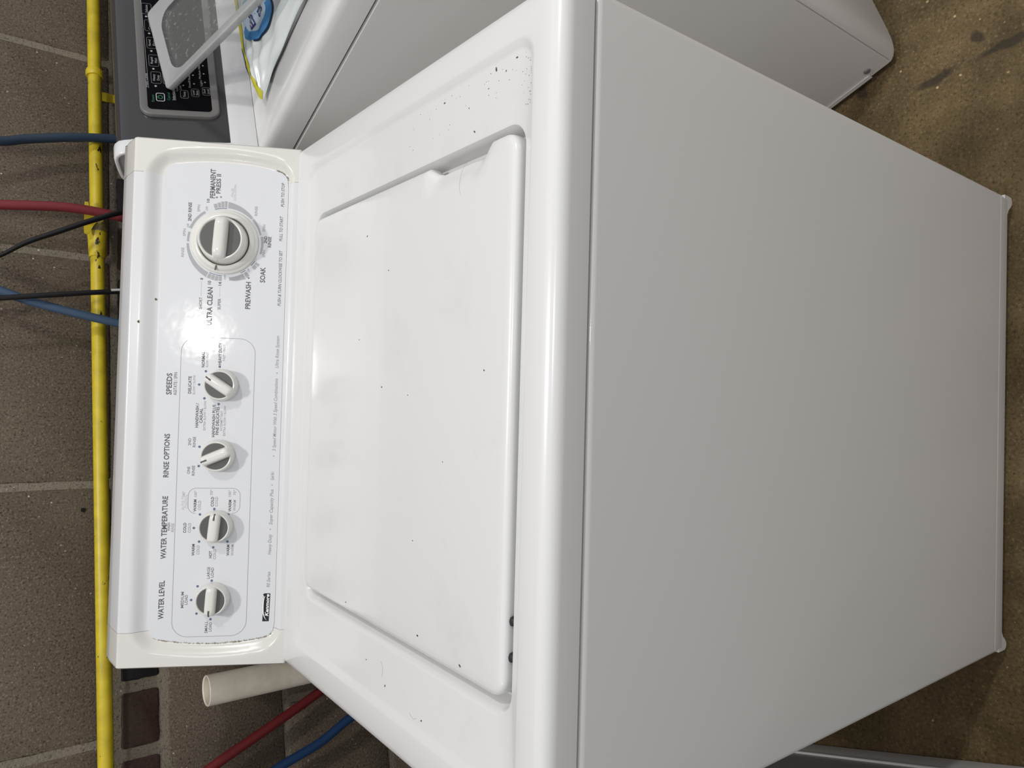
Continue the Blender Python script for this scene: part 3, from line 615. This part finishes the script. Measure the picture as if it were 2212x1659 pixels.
for g in gn: obj('green_lettering', *g, 'pn', tp, smooth=False)
obj('power_button_ring', *fring(.0918, .1078, .0884, .1008, .003, .0011), mat('panel_light_print', (0.42, 0.42, 0.43), 0.5), tp, smooth=False)
MN = Matrix.Translation((.967, .164, 0)) @ Matrix.Rotation(radians(23.5), 4, 'Z')

# ------------------------------------------------------------------ pouch and tray on the right-hand machine
pouch = thing('detergent_pouch', 'white plastic laundry pouch with blue swirl print and yellow edge, lying on the right-hand machine', 'pouch', (.967, .164, 0), radians(23.5), local=True)
back = [(.062, .551), (.095, .553), (.140, .555), (.205, .557), (.265, .562), (.325, .566), (.37, .566)]
frnt = [(.062, .551), (.070, .528), (.079, .500), (.080, .465), (.084, .430), (.086, .395), (.080, .355)]
r = random.Random(3); GV = []; nu, nv = 60, 40
bs, fs = spline([(x, y, 0) for x, y in back], 8), spline([(x, y, 0) for x, y in frnt], 8)
def pouch_xy(u, v):                                            # u along the pouch away from its tip, v from back edge to front edge
    k = u * (len(bs) - 1); i = min(int(k), len(bs) - 2); f = k - i
    a = bs[i].lerp(bs[i + 1], f); b = fs[i].lerp(fs[i + 1], f); return a.lerp(b, v)
def pouch_z(u, v):
    e = (max(0, 4 * v * (1 - v))) ** (1.5 if v < .5 else .55) * min(1, u * 3.0) ** .6
    wr = .0018 * sin(31 * v + 9 * u) * e + .0012 * sin(23 * u - 11 * v + 1.3) * e
    return .9258 + .013 * e * (1 - .25 * u) + wr + .021 * max(0, 1 - v * 1.15) * min(1, .12 + u * 2.4) ** .8
for i in range(nu + 1):
    for j in range(nv + 1):
        u, v = i / nu, j / nv; p = pouch_xy(u, v); GV.append(Vector((p.x, p.y, pouch_z(u, v))))
F = [(i * (nv + 1) + j, i * (nv + 1) + j + 1, (i + 1) * (nv + 1) + j + 1, (i + 1) * (nv + 1) + j) for i in range(nu) for j in range(nv)]
nb = len(GV); GV += [Vector((p.x, p.y, .9252)) for p in GV[:nb]]
F += [tuple(q + nb for q in f)[::-1] for f in F]
bd = [(i, 0) for i in range(nu)] + [(nu, j) for j in range(nv)] + [(i, nv) for i in range(nu, 0, -1)] + [(0, j) for j in range(nv, 0, -1)]
bd = [i * (nv + 1) + j for i, j in bd]
F += [(p, q, q + nb, p + nb) for p, q in zip(bd, bd[1:] + bd[:1])]
m = mat('milky_white_film', (0.60, 0.64, 0.64), 0.28, coat=0.3)
body = obj('pouch_body', GV, F, m, pouch, sharp=80)
def on_pouch(pt, lift=.0008):                                  # drop a local (x, y) onto the bag
    best = None
    for i in range(nu + 1):
        for j in range(nv + 1):
            p = GV[i * (nv + 1) + j]; d = (p.x - pt[0]) ** 2 + (p.y - pt[1]) ** 2
            if best is None or d < best[0]: best = (d, p.z)
    return Vector((pt[0], pt[1], best[1] + lift))
def zfun(x, y):
    s = w = 0
    for p in GV[:nb:1]:
        d = (p.x - x) ** 2 + (p.y - y) ** 2
        if d < 1.5e-4: k = 1 / (d + 2e-6); s += p.z * k; w += k
    return s / w if w else .93
def drape(V, lift): return [Vector((v[0], v[1], zfun(v[0], v[1]) + lift)) for v in V]
strip = []
for i in range(61):
    u = i / 60; w = min(.9, (.0190 + .0015 * sin(u * 40)) / max(.004, (pouch_xy(u, 0) - pouch_xy(u, 1)).length))
    for q in range(7): v = w * q / 6; p = pouch_xy(u, v); strip.append(Vector((p.x, p.y, pouch_z(u, v) + .0014)))
obj('yellow_edge', strip, [(7 * i + q, 7 * i + q + 1, 7 * i + q + 8, 7 * i + q + 7) for i in range(60) for q in range(6)], mat('yellow_print', (0.50, 0.47, 0.03), 0.4), body, sharp=80)
EC, ER = (.172, .495), ((.046, .006), (-.010, -.044))
def ell(k, a, ox=0, oy=0): return (EC[0] + k * (ER[0][0] * cos(a) + ER[1][0] * sin(a)) + ox, EC[1] + k * (ER[0][1] * cos(a) + ER[1][1] * sin(a)) + oy)
def disc(k0, k1, a0, a1, m_, name, lift, steps=40, ox=0, oy=0):
    V, Fq = [], []
    rings = 6
    for q in range(rings + 1):
        k = k0 + (k1 - k0) * q / rings
        for i in range(steps + 1): a = a0 + (a1 - a0) * i / steps; V.append(ell(k, a, ox, oy))
    for q in range(rings):
        for i in range(steps): b_ = q * (steps + 1) + i; Fq.append((b_, b_ + 1, b_ + steps + 2, b_ + steps + 1))
    return obj(name, drape(V, lift), Fq, m_, body, sharp=80)
disc(.02, 1.0, 0, 2 * pi, mat('pale_blue_print', (0.42, 0.52, 0.62), 0.35), 'emblem_disc', .0010)
disc(.72, 1.04, radians(95), radians(265), mat('mid_blue_print', (0.05, 0.19, 0.42), 0.35), 'emblem_swirl', .0014)
disc(.80, 1.10, radians(-50), radians(95), mat('sky_blue_print', (0.16, 0.33, 0.47), 0.35), 'emblem_splash', .0014)
disc(1.03, 1.11, radians(70), radians(205), mat('navy_print', (0.006, 0.02, 0.05), 0.35), 'emblem_outline', .0018)
V, F = plate([(.128, .578), (.122, .556), (.136, .548), (.160, .556), (.190, .572), (.200, .582), (.176, .582), (.150, .572)], 0, 0); V = V[8:]
obj('emblem_ribbon', drape([(v.x, v.y) for v in V], .0020), [tuple(range(8))], mat('royal_blue_print', (0.02, 0.08, 0.32), 0.35), body, smooth=False)
tl = []
for s_, cx_, cy_, w_, c_ in (('SHE', .178, .484, .046, .014), ('ESS', .171, .506, .044, .011)):
    v_, f_ = text_geo(s_, w_, c_, Matrix.Translation((cx_, cy_, 0)) @ Matrix.Rotation(radians(14), 4, 'Z'), bold=.01)
    tl.append((drape([(v.x, v.y) for v in v_], .0022), f_))
obj('pouch_lettering', *join(tl), mat('indigo_print', (0.035, 0.030, 0.14), 0.4), body, smooth=False)

A_, B_, D_ = (MN @ Vector(p) for p in ((.110, .632, 1.040), (.256, .632, 1.061), (.120, .427, .964)))
ey_ = (D_ - A_).normalized(); ex_ = (B_ - A_); ex_ = (ex_ - ey_ * ex_.dot(ey_)).normalized(); ez_ = ex_.cross(ey_)
if ez_.z < 0: ez_ = -ez_
MT = Matrix(((ex_.x, ey_.x, ez_.x, A_.x), (ex_.y, ey_.y, ez_.y, A_.y), (ex_.z, ey_.z, ez_.z, A_.z), (0, 0, 0, 1)))
tray = thing('plastic_tray', 'frosted clear plastic tray leaning from the dark console over the laundry pouch', 'tray')
m = bpy.data.materials.new('frosted_plastic'); m.use_nodes = True; nt = m.node_tree; b_ = nt.nodes['Principled BSDF']
b_.inputs['Base Color'].default_value = (0.36, 0.37, 0.37, 1); b_.inputs['Roughness'].default_value = 0.3
tr = nt.nodes.new('ShaderNodeBsdfTransparent'); tr.inputs[0].default_value = (.9, .9, .9, 1); mx = nt.nodes.new('ShaderNodeMixShader')
mx.inputs[0].default_value = 0.90
nt.links.new(tr.outputs[0], mx.inputs[1]); nt.links.new(b_.outputs[0], mx.inputs[2]); nt.links.new(mx.outputs[0], nt.nodes['Material Output'].inputs[0]); M['frost'] = m
m2 = m.copy(); m2.name = 'frosted_plastic_basin'; nt2 = m2.node_tree; nt2.nodes['Principled BSDF'].inputs['Base Color'].default_value = (0.30, 0.31, 0.30, 1)
for nd in nt2.nodes:
    if nd.type == 'MIX_SHADER': nd.inputs[0].default_value = 0.42; mixn = nd
nz = nt2.nodes.new('ShaderNodeTexNoise'); nz.inputs['Scale'].default_value = 160; nz.inputs['Detail'].default_value = 3
tc = nt2.nodes.new('ShaderNodeTexCoord'); nt2.links.new(tc.outputs['Object'], nz.inputs['Vector'])
rp = nt2.nodes.new('ShaderNodeValToRGB'); rp.color_ramp.elements[0].position = .60; rp.color_ramp.elements[0].color = (.34, .34, .34, 1); rp.color_ramp.elements[1].position = .78; rp.color_ramp.elements[1].color = (.85, .85, .85, 1)
nt2.links.new(nz.outputs['Fac'], rp.inputs['Fac']); nt2.links.new(rp.outputs['Color'], mixn.inputs[0]); M['frost_in'] = m2
TL, TW = .30, .148
def tloop(i, z, r_): return [MT @ Vector((x, y, z)) for x, y in rrect(i, TW - i, i, TL - i, r_, 8, 10)]
obj('rim', *loft([tloop(.001, -.006, .006), tloop(0, -.005, .007), tloop(0, .0030, .007), tloop(.001, .0042, .006), tloop(.0030, .0044, .006), tloop(.0052, .0030, .008), tloop(.0075, .0016, .010), tloop(.016, .0010, .022), tloop(.0185, -.001, .026)]), 'frost', tray, sharp=50)
obj('basin', *loft([tloop(.0185, -.001, .026), tloop(.0200, -.006, .026), tloop(.023, -.0085, .026), tloop(.030, -.009, .024)], False, True), 'frost_in', tray, sharp=50)

# ------------------------------------------------------------------ grey appliance at the left
lx = Vector((.96, .28, 0)).normalized(); 
G_ = thing('grey_appliance', 'dark grey appliance with lighter base strip, seen low beside the white cabinet', 'appliance', (-.122, -.180, 0), math.atan2(lx.y, lx.x), local=True)
GW, GD = .68, .72
obj('base_strip', *loft([[(x, y, z) for x, y in rrect(-GW, k, 0, GD, .006, 4, 3)] for k, z in ((-.002, .006), (0, .008), (0, .0515), (-.0012, .0535), (-.0012, .0555))], True, True), mat('grey_base_strip', (0.48, 0.465, 0.455), 0.45), G_)
obj('ledge_edge', *loft([[(x, y, z) for x, y in rrect(-GW, k, 0, GD, .006, 4, 3)] for k, z in ((-.001, .0550), (.0012, .0560), (.0018, .0585), (.0010, .0605), (-.001, .0612))], True, True), mat('painted_ledge_highlight', (0.75, 0.75, 0.74), 0.35), G_)  # raised ledge edge; its pale colour paints in the highlight along it
obj('cabinet', *loft([[(x, y, z) for x, y in rrect(-GW, k, 0, GD, .010, 4, 3)] for k, z in ((-.002, .061), (-.0015, .8800), (-.004, .8850))], True, True), mat('charcoal_enamel', (0.28, 0.285, 0.285), 0.35), G_)
obj('top_cover', *loft([[(x, y, z) for x, y in rrect(-GW, k, 0, GD, .012, 4, 3)] for k, z in ((-.004, .885), (.0, .888), (.0, .900), (-.004, .905))], True, True), mat('charcoal_top', (0.28, 0.285, 0.285), 0.3), G_)

# ------------------------------------------------------------------ yellow gas pipe
gas = thing('gas_pipe', 'yellow painted gas pipe running along the block wall, chipped, with a valve', 'pipe', wp(0, 1.09, .03))
def gz(s): return 1.0907 + (s) * .0118
MPIPE = lambda s, o=.03: Matrix.Translation(wp(s, gz(s), o)) @ WT.to_track_quat('Z', 'Y').to_matrix().to_4x4()
obj('pipe', *tube([wp(-1.6, gz(-1.6), .03), wp(1.9, gz(1.9), .03)], .0112, 24, raw=True), 'yellow', gas)
obj('coupling', *lathe([(.0114, -.024), (.0128, -.024), (.0136, -.020), (.0150, .012), (.0160, .022), (.0114, .024)], 28, MPIPE(.268)), 'yellow', gas)
obj('valve_body', *lathe([(.0114, -.022), (.0158, -.020), (.0172, -.008), (.0178, .002), (.0168, .014), (.0150, .020), (.0114, .024)], 28, MPIPE(.310)), 'grimy', gas)
obj('valve_boss', *lathe([(0, .0055), (.0075, .0055), (.009, .004), (.009, -.004), (0, -.004)], 20, Matrix.Translation(wp(.310, gz(.31), .045)) @ WN.to_track_quat('Z', 'Y').to_matrix().to_4x4()), 'grimy', gas)
lev = [(.338, 1.1160), (.338, 1.1105), (.322, 1.1085), (.309, 1.1000), (.301, 1.0985), (.294, 1.1030), (.281, 1.1085), (.277, 1.1120), (.279, 1.1165), (.288, 1.1170), (.312, 1.1165)]
V = [wp(x, z, o) for o in (.0485, .0515) for x, z in lev]; n_ = len(lev)
obj('valve_lever', V, [tuple(range(n_ - 1, -1, -1)), tuple(range(n_, 2 * n_))] + [(q, (q + 1) % n_, n_ + (q + 1) % n_, n_ + q) for q in range(n_)], 'lever', gas, smooth=False)
obj('pipe_strap', *lathe([(.0112, -.0070), (.0138, -.0068), (.0150, -.003), (.0150, .003), (.0138, .0068), (.0112, .0070)], 28, MPIPE(.612)), 'yellow', gas)
obj('strap_tab', *wall_geo(box(.578, .596, .0, .004, 1.058, 1.090, .0015)), 'yellow', gas)

# ------------------------------------------------------------------ hoses, cords, standpipe
def hose(name, label, cat, pts, r_, m_, group=None, flat=1.0):
    o = obj(name, *tube([wp(*p) for p in pts], r_, 16, 8, flat), m_); o['label'] = label; o['category'] = cat
    if group: o['group'] = group
    return o
hose('water_hose', 'dark blue rubber hose curving down the wall behind the dark console', 'hose', [(.40, 1.95, .05), (.385, 1.60, .06), (.392, 1.40, .07), (.405, 1.29, .07), (.418, 1.239, .06), (.435, 1.201, .055), (.454, 1.141, .055), (.469, 1.076, .055), (.478, 1.00, .06), (.480, .90, .06), (.47, .75, .05)], .0078, 'teal')
hose('water_hose', 'dull red rubber hose crossing the yellow pipe beside its valve', 'hose', [(.310, 1.95, .05), (.300, 1.62, .055), (.290, 1.42, .06), (.297, 1.31, .06), (.301, 1.236, .066), (.312, 1.140, .071), (.308, 1.055, .071), (.298, .98, .062), (.27, .88, .05), (.24, .75, .05)], .0080, 'red')
hose('water_hose', 'slate blue rubber hose sloping down behind the middle of the white console', 'hose', [(.225, 1.95, .05), (.235, 1.62, .055), (.212, 1.40, .06), (.180, 1.305, .065), (.152, 1.234, .07), (.133, 1.172, .07), (.111, 1.062, .07), (.098, .97, .065), (.08, .86, .05), (.06, .75, .05)], .0072, 'blue')
hose('power_cord', 'slender black cord slanting across the wall to the gas valve', 'cord', [(.175, 1.95, .06), (.158, 1.60, .075), (.150, 1.34, .085), (.176, 1.278, .085), (.204, 1.236, .085), (.232, 1.200, .088), (.257, 1.156, .092), (.284, 1.109, .095), (.309, 1.060, .094), (.33, 1.00, .075), (.34, .88, .05)], lambda t: .0030 + .0016 * max(0, min(1, (t - .36) * 4)), 'cord')
cord2 = thing('power_cord', 'straight black cord coming down over the slate blue hose', 'cord', wp(.15, 1.16, .085))
obj('cable', *tube([wp(*p) for p in [(.085, 1.95, .06), (.100, 1.62, .075), (.118, 1.36, .088), (.126, 1.29, .088), (.133, 1.234, .088), (.147, 1.160, .088), (.165, 1.060, .085), (.17, .98, .075), (.17, .85, .05)]], .0043, 14, 8), 'cord', cord2)
obj('cable_sheath', *tube([wp(*p) for p in [(.163, 1.082, .0905), (.1665, 1.060, .0895), (.168, 1.035, .086)]], .0022, 10, 4), mat('bare_pale_sheath', (0.6, 0.6, 0.6), 0.3), cord2, label='pale bare end')
hose('water_hose', 'dark red rubber hose on the lower left wall under the ivory standpipe', 'hose', [(-.44, .30, .03), (-.47, .50, .02), (-.50, .62, .02), (-.525, .68, .022), (-.554, .746, .028), (-.583, .823, .035), (-.626, .936, .04), (-.66, 1.01, .052), (-.70, 1.10, .065), (-.75, 1.25, .06), (-.78, 1.5, .05), (-.78, 1.95, .05)], .0082, 'darkred')
hose('water_hose', 'deep blue rubber hose on the lower left wall, lowest of the hoses', 'hose', [(-.50, .25, .03), (-.54, .46, .035), (-.565, .58, .045), (-.588, .64, .045), (-.609, .696, .04), (-.634, .751, .04), (-.655, .827, .04), (-.685, .92, .045), (-.73, 1.04, .06), (-.80, 1.20, .065), (-.84, 1.5, .05), (-.84, 1.95, .05)], .0080, 'navy')
pv = Matrix.Translation(wp(-.503, 0, .07)); R_ = .0243
stand = obj('standpipe', *lathe([(R_ - .0028, .02), (R_ - .0028, .945), (R_ - .001, .9465), (R_, .9455), (R_, .002), (R_ - .0028, .002), (R_ - .0028, .02)], 40, pv), 'pvc')
stand['label'] = 'open-topped ivory plastic drain standpipe at the left rear corner'; stand['category'] = 'pipe'
bpy.context.view_layer.update()
